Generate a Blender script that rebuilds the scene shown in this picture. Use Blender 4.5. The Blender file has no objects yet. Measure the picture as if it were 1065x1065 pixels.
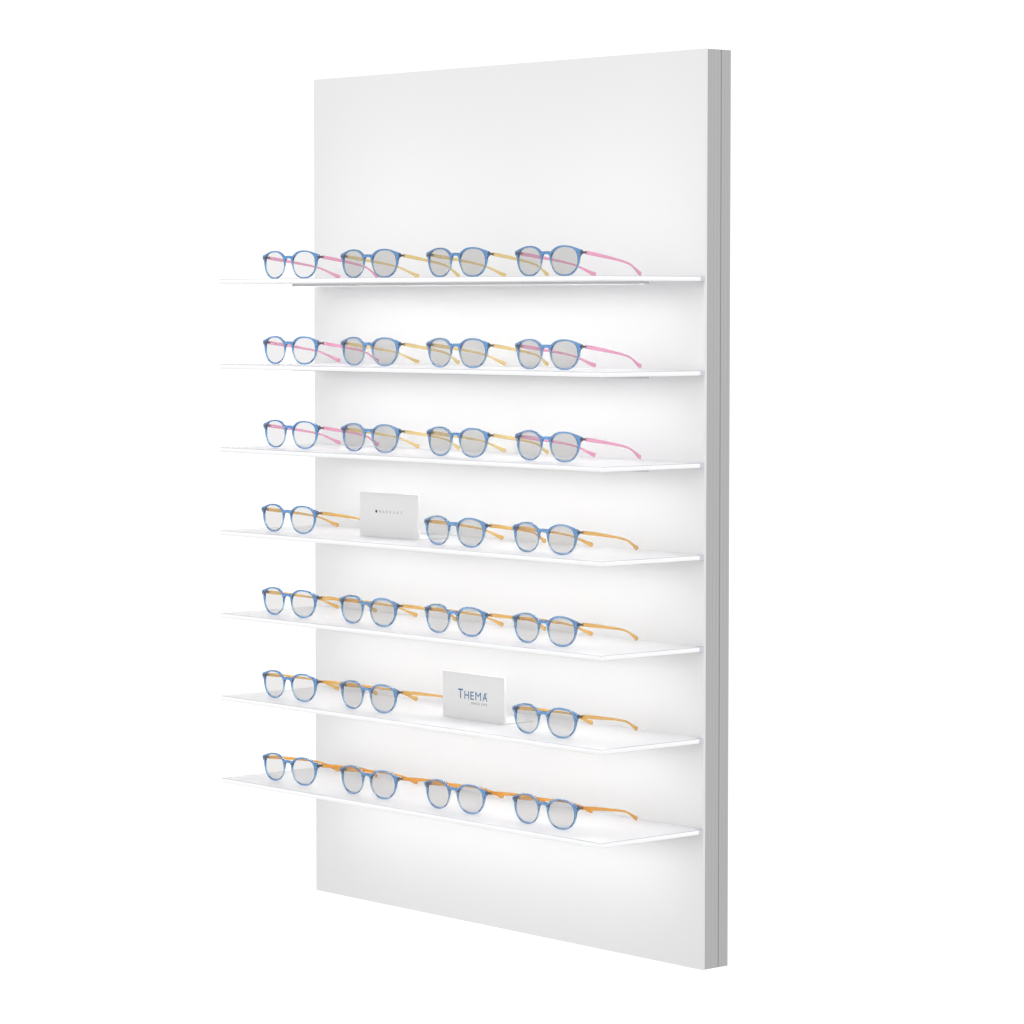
import bpy, bmesh, math
from mathutils import Vector, Matrix

sc = bpy.context.scene
col = sc.collection

# ------------------------------------------------------------ camera
cam_d = bpy.data.cameras.new("camera")
cam = bpy.data.objects.new("camera", cam_d)
col.objects.link(cam)
CAM = Vector((4.0410, -3.1292, 0.8695))
YAW, PITCH, F = 0.8548, -0.0598, 3.3743
cam.location = CAM
cam.rotation_euler = (math.pi / 2 + PITCH, 0, YAW)
cam_d.sensor_fit = 'HORIZONTAL'
cam_d.sensor_width = 36
cam_d.lens = 36 * F
cam_d.clip_end = 100
sc.camera = cam

# ------------------------------------------------------------ world: seamless white studio
w = bpy.data.worlds.new("World")
sc.world = w
w.use_nodes = True
bg = w.node_tree.nodes["Background"]
bg.inputs[1].default_value = 1.12
wn = w.node_tree
_tc = wn.nodes.new("ShaderNodeTexCoord")
_sx = wn.nodes.new("ShaderNodeSeparateXYZ")
_cr = wn.nodes.new("ShaderNodeValToRGB")       # white studio all round, a dimmer floor far below
wn.links.new(_tc.outputs["Generated"], _sx.inputs[0])
_mr = wn.nodes.new("ShaderNodeMapRange")
_mr.inputs["From Min"].default_value = -1; _mr.inputs["From Max"].default_value = 1
wn.links.new(_sx.outputs["Z"], _mr.inputs["Value"])
wn.links.new(_mr.outputs["Result"], _cr.inputs[0])
_cr.color_ramp.elements[0].position = 0.16; _cr.color_ramp.elements[0].color = (0.40, 0.40, 0.405, 1)
_cr.color_ramp.elements[1].position = 0.34; _cr.color_ramp.elements[1].color = (1, 1, 1, 1)
wn.links.new(_cr.outputs[0], bg.inputs[0])

# unseen spots added upper right front to brighten the wall above the top shelf
for _x, _e in ((0.17, 40), (0.42, 30), (0.68, 40)):
    sp_d = bpy.data.lights.new("added_spot", 'SPOT')
    sp = bpy.data.objects.new("added_spot", sp_d)
    col.objects.link(sp)
    sp.location = (_x + 0.4, -2.0, 2.45)
    sp.rotation_euler = (Vector((_x, 0.0, 0.92)) - sp.location).to_track_quat('-Z', 'Y').to_euler()
    sp_d.energy = _e; sp_d.spot_size = math.radians(9.5); sp_d.spot_blend = 0.9; sp_d.shadow_soft_size = 0.12

sc.view_settings.view_transform = 'Standard'
sc.view_settings.look = 'None'
sc.view_settings.exposure = 0
sc.view_settings.gamma = 1
sc.view_settings.use_curve_mapping = False
cy = sc.cycles
cy.use_denoising = True
cy.max_bounces = 16
cy.diffuse_bounces = 8
cy.glossy_bounces = 6
cy.transmission_bounces = 14
cy.transparent_max_bounces = 24
cy.sample_clamp_indirect = 6

LED = 21.0          # radiance of the LED diffusers under the shelves

# ------------------------------------------------------------ dimensions (metres)
W, H, T = 0.8248, 1.2, 0.0457
D = 0.1815                      # shelf depth
SL, SR = 0.0118, 0.8248         # shelf ends
ST = 0.0065                     # shelf thickness
CLIP = 0.0075
Z = [0.9068] + [0.9047 - 0.1198 * i for i in range(1, 7)]

# ------------------------------------------------------------ materials
def nodes(name):
    m = bpy.data.materials.new(name)
    m.use_nodes = True
    nt = m.node_tree
    return m, nt, nt.nodes["Principled BSDF"], nt.nodes["Material Output"]

def principled(name, colr, rough=0.4, metal=0.0, trans=0.0, ior=1.49, spec=0.5, var=0.0, vscale=40.0):
    m, nt, p, out = nodes(name)
    p.inputs["Base Color"].default_value = (*colr, 1)
    p.inputs["Roughness"].default_value = rough
    p.inputs["Metallic"].default_value = metal
    p.inputs["Transmission Weight"].default_value = trans
    p.inputs["IOR"].default_value = ior
    p.inputs["Specular IOR Level"].default_value = spec
    if var:
        tc = nt.nodes.new("ShaderNodeTexCoord")
        n = nt.nodes.new("ShaderNodeTexNoise"); n.inputs["Scale"].default_value = vscale
        n.inputs["Detail"].default_value = 6
        nt.links.new(tc.outputs["Object"], n.inputs["Vector"])
        mr = nt.nodes.new("ShaderNodeMapRange")
        mr.inputs["To Min"].default_value = rough - var
        mr.inputs["To Max"].default_value = rough + var
        nt.links.new(n.outputs["Fac"], mr.inputs["Value"])
        nt.links.new(mr.outputs["Result"], p.inputs["Roughness"])
    return m

M_panel = principled("white_lacquer", (0.80, 0.80, 0.80), 0.45, spec=0.3, var=0.06)

def opal():
    m, nt, p, out = nodes("opal_acrylic")
    p.inputs["Base Color"].default_value = (0.93, 0.93, 0.94, 1)
    p.inputs["Roughness"].default_value = 0.3
    tr = nt.nodes.new("ShaderNodeBsdfTranslucent")
    tr.inputs[0].default_value = (0.96, 0.96, 0.97, 1)
    mx = nt.nodes.new("ShaderNodeMixShader"); mx.inputs[0].default_value = 0.3
    nt.links.new(p.outputs[0], mx.inputs[1]); nt.links.new(tr.outputs[0], mx.inputs[2])
    nt.links.new(mx.outputs[0], out.inputs[0])
    return m
M_shelf = opal()

def alu():
    m, nt, p, out = nodes("brushed_aluminium")
    p.inputs["Metallic"].default_value = 0.8
    p.inputs["Roughness"].default_value = 0.42
    tc = nt.nodes.new("ShaderNodeTexCoord")
    mp = nt.nodes.new("ShaderNodeMapping"); mp.inputs["Scale"].default_value = (900, 900, 3)
    n = nt.nodes.new("ShaderNodeTexNoise"); n.inputs["Scale"].default_value = 1; n.inputs["Detail"].default_value = 3
    cr = nt.nodes.new("ShaderNodeMapRange")
    cr.inputs["To Min"].default_value = 0.415; cr.inputs["To Max"].default_value = 0.465
    nt.links.new(tc.outputs["Object"], mp.inputs[0]); nt.links.new(mp.outputs[0], n.inputs["Vector"])
    nt.links.new(n.outputs["Fac"], cr.inputs["Value"])
    nt.links.new(cr.outputs["Result"], p.inputs["Base Color"])
    return m
M_alu = alu()
M_dark = principled("groove_aluminium", (0.42, 0.42, 0.425), 0.5, metal=0.3)
M_clip = principled("clip_metal", (0.60, 0.60, 0.66), 0.35, metal=0.5)
M_housing = principled("light_bar_housing", (0.56, 0.565, 0.57), 0.5, metal=0.0)
M_edge = principled("polished_edge", (0.985, 0.985, 0.99), 0.15, spec=0.6)
M_chamfer = principled("chamfer", (0.52, 0.52, 0.56), 0.3)
M_hinge = principled("hinge_metal", (0.12, 0.11, 0.11), 0.3, metal=0.9)

def emitter(k=1.0):
    m, nt, p, out = nodes("led_diffuser")
    e = nt.nodes.new("ShaderNodeEmission")
    e.inputs[0].default_value = (1, 0.995, 0.985, 1); e.inputs[1].default_value = LED * k
    nt.links.new(e.outputs[0], out.inputs[0])
    return m
M_led = emitter()
M_led_low = emitter(1.15)      # the bottom shelf's strip is a little brighter

def tinted(name, see, body, mixf, rough=0.15):
    """coloured clear plastic: light passes tinted by `see`, the surface scatters `body`"""
    m, nt, p, out = nodes(name)
    p.inputs["Base Color"].default_value = (*body, 1)
    p.inputs["Roughness"].default_value = rough
    t = nt.nodes.new("ShaderNodeBsdfTransparent"); t.inputs[0].default_value = (*see, 1)
    mx = nt.nodes.new("ShaderNodeMixShader")
    mx.inputs[0].default_value = mixf
    nt.links.new(t.outputs[0], mx.inputs[1]); nt.links.new(p.outputs[0], mx.inputs[2])
    nt.links.new(mx.outputs[0], out.inputs[0])
    return m

def acetate():
    m, nt, p, out = nodes("blue_clear_acetate")
    p.inputs["Base Color"].default_value = (0.88, 0.95, 1.0, 1)
    p.inputs["Roughness"].default_value = 0.05
    p.inputs["IOR"].default_value = 1.47
    p.inputs["Transmission Weight"].default_value = 0.93
    va = nt.nodes.new("ShaderNodeVolumeAbsorption")
    va.inputs["Color"].default_value = (0.02, 0.60, 0.85, 1); va.inputs["Density"].default_value = 900
    nt.links.new(va.outputs[0], out.inputs["Volume"])
    return m
M_frame = acetate()
M_pink = tinted("pink_clear_acetate", (0.97, 0.72, 0.83), (0.85, 0.45, 0.61), 0.42)
M_yellow = tinted("yellow_clear_acetate", (0.96, 0.87, 0.62), (0.80, 0.64, 0.32), 0.40)
M_amber = tinted("amber_clear_acetate", (0.955, 0.79, 0.47), (0.76, 0.49, 0.17), 0.42)
M_orange = tinted("orange_clear_acetate", (0.955, 0.73, 0.37), (0.78, 0.42, 0.10), 0.45)
M_lens_clear = tinted("clear_lens", (0.905, 0.898, 0.90), (0.7, 0.7, 0.7), 0.05, 0.03)
M_lens_light = tinted("light_grey_lens", (0.892, 0.888, 0.886), (0.60, 0.60, 0.59), 0.07, 0.03)
M_lens_mid = tinted("mid_grey_lens", (0.882, 0.878, 0.875), (0.58, 0.58, 0.57), 0.08, 0.03)
M_lens_grey = tinted("grey_lens", (0.858, 0.854, 0.852), (0.54, 0.54, 0.53), 0.10, 0.03)

M_sign = principled("sign_acrylic", (0.80, 0.80, 0.80), 0.3, spec=0.4)
M_ink_blue = principled("blue_print", (0.045, 0.16, 0.30), 0.5)
M_ink_grey = principled("grey_print", (0.22, 0.22, 0.22), 0.5)
M_ink_dark = principled("dark_print", (0.03, 0.03, 0.03), 0.5)

# ------------------------------------------------------------ helpers
def link(name, me, mat, parent=None, smooth=None):
    o = bpy.data.objects.new(name, me)
    col.objects.link(o)
    if mat:
        for m in (mat if isinstance(mat, (list, tuple)) else [mat]):
            me.materials.append(m)
    if smooth is not None:
        me.polygons.foreach_set("use_smooth", [True] * len(me.polygons))
        me.set_sharp_from_angle(angle=math.radians(smooth))
    if parent:
        o.parent = parent
    return o

def empty(name, loc, label, cat, group=None):
    o = bpy.data.objects.new(name, None)
    col.objects.link(o)
    o.empty_display_size = 0.02
    o.location = loc
    tag(o, label, cat, group)
    return o

def tag(o, label, cat, group=None):
    o["label"] = label; o["category"] = cat
    if group: o["group"] = group

def box_bm(x0, x1, y0, y1, z0, z1, bev=0.0, seg=2):
    bm = bmesh.new()
    bmesh.ops.create_cube(bm, size=1)
    for v in bm.verts:
        v.co = Vector(((x0 + x1) / 2 + v.co.x * (x1 - x0), (y0 + y1) / 2 + v.co.y * (y1 - y0), (z0 + z1) / 2 + v.co.z * (z1 - z0)))
    if bev:
        bmesh.ops.bevel(bm, geom=bm.edges[:], offset=bev, segments=seg, profile=0.5, affect='EDGES')
    return bm

def box(name, x0, x1, y0, y1, z0, z1, mat, parent=None, bev=0.0):
    me = bpy.data.meshes.new(name)
    bm = box_bm(x0, x1, y0, y1, z0, z1, bev); bm.to_mesh(me); bm.free()
    return link(name, me, mat, parent, 40 if bev else None)

def catmull(pts, n=5, closed=True):
    out = []
    N = len(pts)
    for i in range(N if closed else N - 1):
        g = lambda k: Vector(pts[k % N] if closed else pts[max(0, min(N - 1, k))])
        p0, p1, p2, p3 = g(i - 1), g(i), g(i + 1), g(i + 2)
        for k in range(n):
            t = k / n
            out.append(0.5 * ((2 * p1) + (p2 - p0) * t + (2 * p0 - 5 * p1 + 4 * p2 - p3) * t * t + (3 * p1 - 3 * p2 + p3 - p0) * t ** 3))
    if not closed:
        out.append(Vector(pts[-1]))
    return out

# ------------------------------------------------------------ wall display
unit = empty("wall_display", (0, 0, 0), "tall white wall display panel with seven lit white shelves and grey aluminium edge", "display shelf")
box("back_panel", 0, W, 0, 0.0042, 0, H, M_panel, unit, 0.0006)

def profile(name, y0, y1, z0, z1, notches, mat):
    """hollow-looking aluminium extrusion: closed cross-section run along z, with fine notches on both side faces"""
    ins = 0.0002
    right = []
    right.append((W - ins, y0))
    for yc, hw, dp in notches:
        right += [(W - ins, yc - hw), (W - ins - dp, yc - hw * 0.6), (W - ins - dp, yc + hw * 0.6), (W - ins, yc + hw)]
    right.append((W - ins, y1))
    left = [(W - x, y) for x, y in reversed(right)]
    sec = right + left
    bm = bmesh.new()
    a = [bm.verts.new((x, y, z0)) for x, y in sec]
    b = [bm.verts.new((x, y, z1)) for x, y in sec]
    n = len(sec)
    for i in range(n):
        bm.faces.new((a[i], a[(i + 1) % n], b[(i + 1) % n], b[i]))
    bm.faces.new(list(reversed(a))); bm.faces.new(b)
    bmesh.ops.recalc_face_normals(bm, faces=bm.faces[:])
    me = bpy.data.meshes.new(name); bm.to_mesh(me); bm.free()
    return link(name, me, mat, unit)

profile("frame_profile", 0.0044, 0.0268, 0.0004, H - 0.0004, [(0.0095, 0.0006, 0.00025), (0.0155, 0.0005, 0.00025), (0.0215, 0.0006, 0.00025)], M_alu)
box("groove_core", 0.003, W - 0.0007, 0.0269, 0.0289, 0.002, H - 0.002, M_dark, unit)
profile("mounting_profile", 0.0290, T, 0.0004, H - 0.0004, [(0.0345, 0.0005, 0.00025), (0.0405, 0.0005, 0.00025)], M_alu)

for i, z in enumerate(Z):
    s = box("shelf", SL, SR, -D, -CLIP, z - ST, z, [M_shelf, M_edge, M_chamfer], unit, 0.0007)
    for p in s.data.polygons:
        nx, ny, nz = p.normal
        p.material_index = 0 if abs(nz) > 0.98 else (1 if abs(nz) < 0.3 else (2 if nz > 0 else 0))
    c = box("edge_clip", W - 0.010, SR - 0.0004, -CLIP + 0.0001, -0.0001, z - ST + 0.0002, z - 0.0002, M_clip, s)
    c2 = box("wall_rail", SL + 0.0004, W - 0.0102, -CLIP + 0.0001, -0.0001, z - ST + 0.0002, z - 0.0001, M_shelf, s)
    bx0, bx1, by0, by1, bh = 0.052, 0.793, -0.080, -0.070, 0.0037
    # U-shaped housing, the diffuser recessed between its lips
    zt, zb = z - ST - 0.0001, z - ST - bh
    bm = bmesh.new()
    sec = [(by0, zb), (by0 + 0.0008, zb), (by0 + 0.0008, zt - 0.0012), (by1 - 0.0008, zt - 0.0012), (by1 - 0.0008, zb), (by1, zb), (by1, zt), (by0, zt)]
    va = [bm.verts.new((bx0, q[0], q[1])) for q in sec]; vb = [bm.verts.new((bx1, q[0], q[1])) for q in sec]
    for k in range(8):
        bm.faces.new((va[k], va[(k + 1) % 8], vb[(k + 1) % 8], vb[k]))
    bm.faces.new(va); bm.faces.new(list(reversed(vb)))
    for e0, e1 in ((bx0 - 0.0008, bx0 - 0.00001), (bx1 + 0.00001, bx1 + 0.0008)):
        eb = box_bm(e0, e1, by0, by1, zb, zt); tmp = bpy.data.meshes.new("t"); eb.to_mesh(tmp); eb.free(); bm.from_mesh(tmp)
    bmesh.ops.recalc_face_normals(bm, faces=bm.faces[:])
    me = bpy.data.meshes.new("light_bar"); bm.to_mesh(me); bm.free()
    h = link("light_bar", me, M_housing, s)
    box("diffuser", bx0 + 0.002, bx1 - 0.002, by0 + 0.0010, by1 - 0.0010, zb + 0.0005, zt - 0.0014, M_led_low if i == 6 else M_led, s)

# ------------------------------------------------------------ eyeglasses
mm = 0.001
half = [(0, 32.6), (5.5, 32.4), (8.6, 31.6), (11.4, 33.4), (18.6, 37.5), (26.5, 39.5), (35.3, 39.8), (44.1, 39.0), (52.5, 36.9), (60.0, 34.8), (63.9, 33.8),
        (65.5, 31.6), (64.9, 28.6), (61.6, 25.2), (60.3, 19.0), (57.2, 11.4), (51.3, 4.9), (43.5, 1.1), (34.6, 0), (25.8, 1.0),
        (17.2, 5.1), (11.6, 11.6), (8.8, 18.2), (7.7, 23), (6.9, 26.2), (4.3, 28.3)]
outline = half + [(0, 28.7)] + [(-x, z) for x, z in reversed(half[1:])]

def opening(sx, grow=0.0, n=56):
    pts = []
    for k in range(n):
        a = 2 * math.pi * k / n
        c, s = math.cos(a), math.sin(a)
        e = 2 / 2.2 if not (c > 0 and s > 0) else 2 / (2.2 + 0.4 * math.sin(2 * a))
        x = 34.0 + (24.2 + grow) * math.copysign(abs(c) ** e, c) * (1 + 0.03 * s)
        z = 19.9 + (17.8 + grow) * math.copysign(abs(s) ** e, s)
        pts.append((sx * x, z))
    return pts

def wrap(x):
    return 0.0042 * (x / 0.066) ** 2

def front_mesh():
    cu = bpy.data.curves.new("c", 'CURVE')
    cu.dimensions = '2D'; cu.fill_mode = 'BOTH'
    cu.extrude = 0.0009; cu.bevel_depth = 0.0006; cu.bevel_resolution = 2; cu.offset = -0.0006
    for loop in (catmull(outline, 4), opening(1), opening(-1)):
        sp = cu.splines.new('POLY')
        sp.points.add(len(loop) - 1)
        for p, q in zip(sp.points, loop):
            p.co = (q[0] * mm, q[1] * mm, 0, 1)
        sp.use_cyclic_u = True
    ob = bpy.data.objects.new("c", cu); col.objects.link(ob)
    dg = bpy.context.evaluated_depsgraph_get()
    me = bpy.data.meshes.new_from_object(ob.evaluated_get(dg))
    bpy.data.objects.remove(ob)
    bm = bmesh.new(); bm.from_mesh(me)
    bmesh.ops.remove_doubles(bm, verts=bm.verts[:], dist=2e-6)
    for v in bm.verts:
        x, yy, zz = v.co
        v.co = (x, -zz + wrap(x) + 0.0015, yy)
    bmesh.ops.recalc_face_normals(bm, faces=bm.faces[:])
    bm.to_mesh(me); bm.free()
    me.name = "front_frame"
    return me

def lens_mesh(sx):
    bm = bmesh.new()
    loops = []
    t = 0.0006
    for side in (-1, 1):
        rings = []
        for f in (1.0, 0.7, 0.35):
            r = []
            for x, z in opening(sx, 0.35):
                X = (34.0 * sx + (x - 34.0 * sx) * f) * mm
                Zz = (19.9 + (z - 19.9) * f) * mm
                dome = -0.0012 * (1 - f * f)
                r.append(bm.verts.new((X, wrap(X) + 0.0013 + dome + side * t, Zz)))
            rings.append(r)
        c = bm.verts.new((34.0 * sx * mm, wrap(0.034) + 0.0013 - 0.0012 + side * t, 0.0199))
        n = len(rings[0])
        for a, b in zip(rings, rings[1:]):
            for i in range(n):
                bm.faces.new((a[i], a[(i + 1) % n], b[(i + 1) % n], b[i]))
        for i in range(n):
            bm.faces.new((rings[-1][i], rings[-1][(i + 1) % n], c))
        loops.append(rings[0])
    a, b = loops
    n = len(a)
    for i in range(n):
        bm.faces.new((a[i], a[(i + 1) % n], b[(i + 1) % n], b[i]))
    bmesh.ops.recalc_face_normals(bm, faces=bm.faces[:])
    me = bpy.data.meshes.new("lens"); bm.to_mesh(me); bm.free()
    return me

TEMPLE = [  # x, y, z, half height, half thickness  (mm)
    (63.6, 13.0, 30.2, 2.3, 1.2), (63.2, 26, 28.4, 2.5, 1.15), (61.8, 45, 25.5, 2.2, 1.1), (59.6, 65, 22.2, 1.8, 1.0),
    (56.9, 82, 19.0, 1.5, 0.95), (54.2, 93, 16.2, 1.35, 0.95), (51.6, 101, 12.9, 1.4, 1.0), (48.6, 109, 8.8, 1.8, 1.2),
    (46.2, 115, 5.6, 2.4, 1.5), (44.6, 119, 3.8, 2.9, 1.6), (43.9, 121, 3.1, 2.0, 1.1)]

def temple_mesh(sx):
    P = catmull([Vector(p) for p in ((q[0], 13 + (q[1] - 13) * 1.07, q[2]) for q in TEMPLE)], 4, False)
    Hh = catmull([Vector((q[3], q[4], 0)) for q in TEMPLE], 4, False)
    bm = bmesh.new()
    rings = []
    K = 14
    for i, p in enumerate(P):
        tng = (P[min(i + 1, len(P) - 1)] - P[max(i - 1, 0)]).normalized()
        side = tng.cross(Vector((0, 0, 1))).normalized()
        up = side.cross(tng).normalized()
        hh, ht = Hh[i].x * 1.02, Hh[i].y
        r = []
        for k in range(K):
            a = 2 * math.pi * k / K
            c, s = math.cos(a), math.sin(a)
            e = 0.62
            q = p + side * ht * math.copysign(abs(c) ** e, c) + up * hh * math.copysign(abs(s) ** e, s)
            r.append(bm.verts.new((sx * q.x * mm, q.y * mm, max(q.z, 0.0) * mm)))
        rings.append(r)
    for a, b in zip(rings, rings[1:]):
        for k in range(K):
            bm.faces.new((a[k], a[(k + 1) % K], b[(k + 1) % K], b[k]))
    bm.faces.new(rings[0]); bm.faces.new(list(reversed(rings[-1])))
    bmesh.ops.recalc_face_normals(bm, faces=bm.faces[:])
    me = bpy.data.meshes.new("temple"); bm.to_mesh(me); bm.free()
    return me

def hinge_mesh(sx):
    bm = box_bm(62.9 * mm * sx - 0.0011, 62.9 * mm * sx + 0.0011, 0.0048, 0.0150, 0.0290, 0.0318, 0.0003)
    bmesh.ops.create_cone(bm, cap_ends=True, segments=16, radius1=0.0014, radius2=0.0014, depth=0.0042,
                          matrix=Matrix.Translation((62.3 * mm * sx, 0.0082, 0.0304)))
    me = bpy.data.meshes.new("hinge"); bm.to_mesh(me); bm.free()
    return me

FRONT = front_mesh()
LENS = {s: lens_mesh(s) for s in (1, -1)}
TEMP = {s: temple_mesh(s) for s in (1, -1)}
HING = {s: hinge_mesh(s) for s in (1, -1)}

def make_glasses(mats, hinge=True):
    root = empty("eyeglasses", (0, 0, 0), "", "eyeglasses")
    link("front_frame", FRONT.copy(), M_frame, root, 35)
    for s in (-1, 1):
        link("lens", LENS[s].copy(), mats[1], root, 35)
        t = link("temple", TEMP[s].copy(), mats[0], root, 50)
        link("hinge", HING[s].copy(), M_hinge, t, 35)
    return root

def copy_tree(o, parent=None):
    c = o.copy(); col.objects.link(c); c.parent = parent
    for ch in [x for x in bpy.data.objects if x.parent == o]:
        copy_tree(ch, c)
    return c

XS = [0.1229, 0.3034, 0.4906, 0.6736]
ROWN = ["top shelf", "second shelf from top", "third shelf from top", "fourth shelf from top",
        "fifth shelf from top", "sixth shelf from top", "bottom shelf"]
KIND = {  # (row, column) -> temple colour, lens tint
}
for r in range(3):
    KIND[r] = [("pink", "clear"), ("yellow", "grey"), ("yellow", "grey"), ("pink", "grey")]
KIND[3] = [("amber", "light"), None, ("amber", "mid"), ("amber", "mid")]
KIND[4] = [("amber", "light"), ("amber", "mid"), ("amber", "mid"), ("amber", "mid")]
KIND[5] = [("amber", "light"), ("amber", "mid"), None, ("amber", "mid")]
KIND[6] = [("orange", "light"), ("orange", "mid"), ("orange", "mid"), ("orange", "mid")]
TM = {"pink": M_pink, "yellow": M_yellow, "amber": M_amber, "orange": M_orange}
LM = {"clear": M_lens_clear, "light": M_lens_light, "mid": M_lens_mid, "grey": M_lens_grey}
TW = {"pink": "pink", "yellow": "pale yellow", "amber": "amber yellow", "orange": "orange"}
LW = {"clear": "clear", "light": "almost clear", "mid": "light grey", "grey": "grey"}
POS = {3: {0: "left end, beside the small sign", 2: "just right of the small sign", 3: "right end"},
       5: {0: "left end", 1: "just left of the lettered sign", 3: "right end, beside the lettered sign"}}
FULLPOS = {0: "left end", 1: "second from the left", 2: "third from the left", 3: "right end"}
proto = {}
for r in range(7):
    for c in range(4):
        k = KIND[r][c]
        if k is None: continue
        if k not in proto:
            g = proto[k] = make_glasses((TM[k[0]], LM[k[1]]))
        else:
            g = copy_tree(proto[k])
        dx = 0.0012 if r < 3 else -0.0040
        g.location = (XS[c] + dx, -0.1430, Z[r] + (0.0001, 0.0007, 0.0010, 0.0001, 0.0001, 0.0001, 0.0001)[r])
        pos = POS.get(r, FULLPOS)[c]
        tag(g, f"blue glasses, {TW[k[0]]} temples, {ROWN[r]}, {pos}", "eyeglasses", "eyeglasses lined up on the shelves")

# ------------------------------------------------------------ signs
def text_mesh(s, x0, x1, z0, z1, y, bold=0.0):
    cu = bpy.data.curves.new("t", 'FONT')
    cu.body = s; cu.size = 1; cu.extrude = 0.0; cu.offset = bold
    ob = bpy.data.objects.new("t", cu); col.objects.link(ob)
    me = bpy.data.meshes.new_from_object(ob.evaluated_get(bpy.context.evaluated_depsgraph_get()))
    bpy.data.objects.remove(ob)
    vs = [v.co.copy() for v in me.vertices]
    ax, bx = min(v.x for v in vs), max(v.x for v in vs)
    ay, by = min(v.y for v in vs), max(v.y for v in vs)
    for v in me.vertices:
        v.co = (x0 + (v.co.x - ax) / (bx - ax) * (x1 - x0), y, z0 + (v.co.y - ay) / (by - ay) * (z1 - z0))
    return me

def join_mesh(meshes, name):
    bm = bmesh.new()
    for m in meshes:
        bm.from_mesh(m)
    me = bpy.data.meshes.new(name); bm.to_mesh(me); bm.free()
    return me

def sign(x0, x1, y, z, h, label):
    s = empty("brand_sign", (x0, y, z), label, "sign", "brand signs on the shelves")
    wd = x1 - x0
    box("front_plate", 0, wd, 0, 0.0035, 0.0002, h, M_sign, s, 0.0008)
    box("base_plate", 0.0005, wd - 0.0005, 0.0037, 0.052, 0.0002, 0.0022, M_sign, s, 0.0005)
    return s

s4 = sign(0.2370, 0.3660, -0.104, Z[3], 0.0630, "small white sign with a black dot and fine grey letters, fourth shelf from the top")
s6 = sign(0.4190, 0.5480, -0.104, Z[5], 0.0640, "small white sign with large blue lettering, sixth shelf from the top")

YT = -0.00012
# row 4 lettering: black dot then widely spaced thin capitals
bm = bmesh.new()
bmesh.ops.create_circle(bm, cap_ends=True, radius=0.0022, segments=24, matrix=Matrix.Translation((0.0375, YT, 0.0362)) @ Matrix.Rotation(math.pi / 2, 4, 'X'))
me = bpy.data.meshes.new("dot"); bm.to_mesh(me); bm.free()
link("printed_dot", me, M_ink_dark, s4)
xx = 0.0445; parts = []
for ch, wdt in zip("MARKUS", (0.0036, 0.0034, 0.0031, 0.0031, 0.0032, 0.0029)):
    parts.append(text_mesh(ch, xx, xx + wdt, 0.0343, 0.0381, YT)); xx += 0.0077
parts.append(text_mesh("T", xx + 0.0005, xx + 0.0041, 0.0343, 0.0381, YT))
link("printed_letters", join_mesh(parts, "letters"), M_ink_grey, s4)
# row 6 lettering
x = 0.0328; parts = []
for ch, wdt, zt in (("T", 0.0105, 0.0418), ("H", 0.0094, 0.0396), ("E", 0.0074, 0.0396), ("M", 0.0118, 0.0396), ("A", 0.0102, 0.0396)):
    parts.append(text_mesh(ch, x, x + wdt, 0.0285, zt, YT, 0.0 if ch == 'M' else 0.008)); x += wdt + 0.0030
bm = bmesh.new()   # the small serif flag at the apex of the A
xa = x - 0.0030
for quad in [((xa - 0.0060, 0.0396), (xa - 0.0002, 0.0396), (xa - 0.0014, 0.0383), (xa - 0.0054, 0.0383))]:
    bm.faces.new([bm.verts.new((px, YT - 0.00005, pz)) for px, pz in quad])
fl = bpy.data.meshes.new("fl"); bm.to_mesh(fl); bm.free(); parts.append(fl)
link("printed_letters", join_mesh(parts, "letters"), M_ink_blue, s6)
link("printed_tagline", text_mesh("SINCE 1973", 0.0600, 0.0935, 0.0222, 0.0254, YT), M_ink_grey, s6)
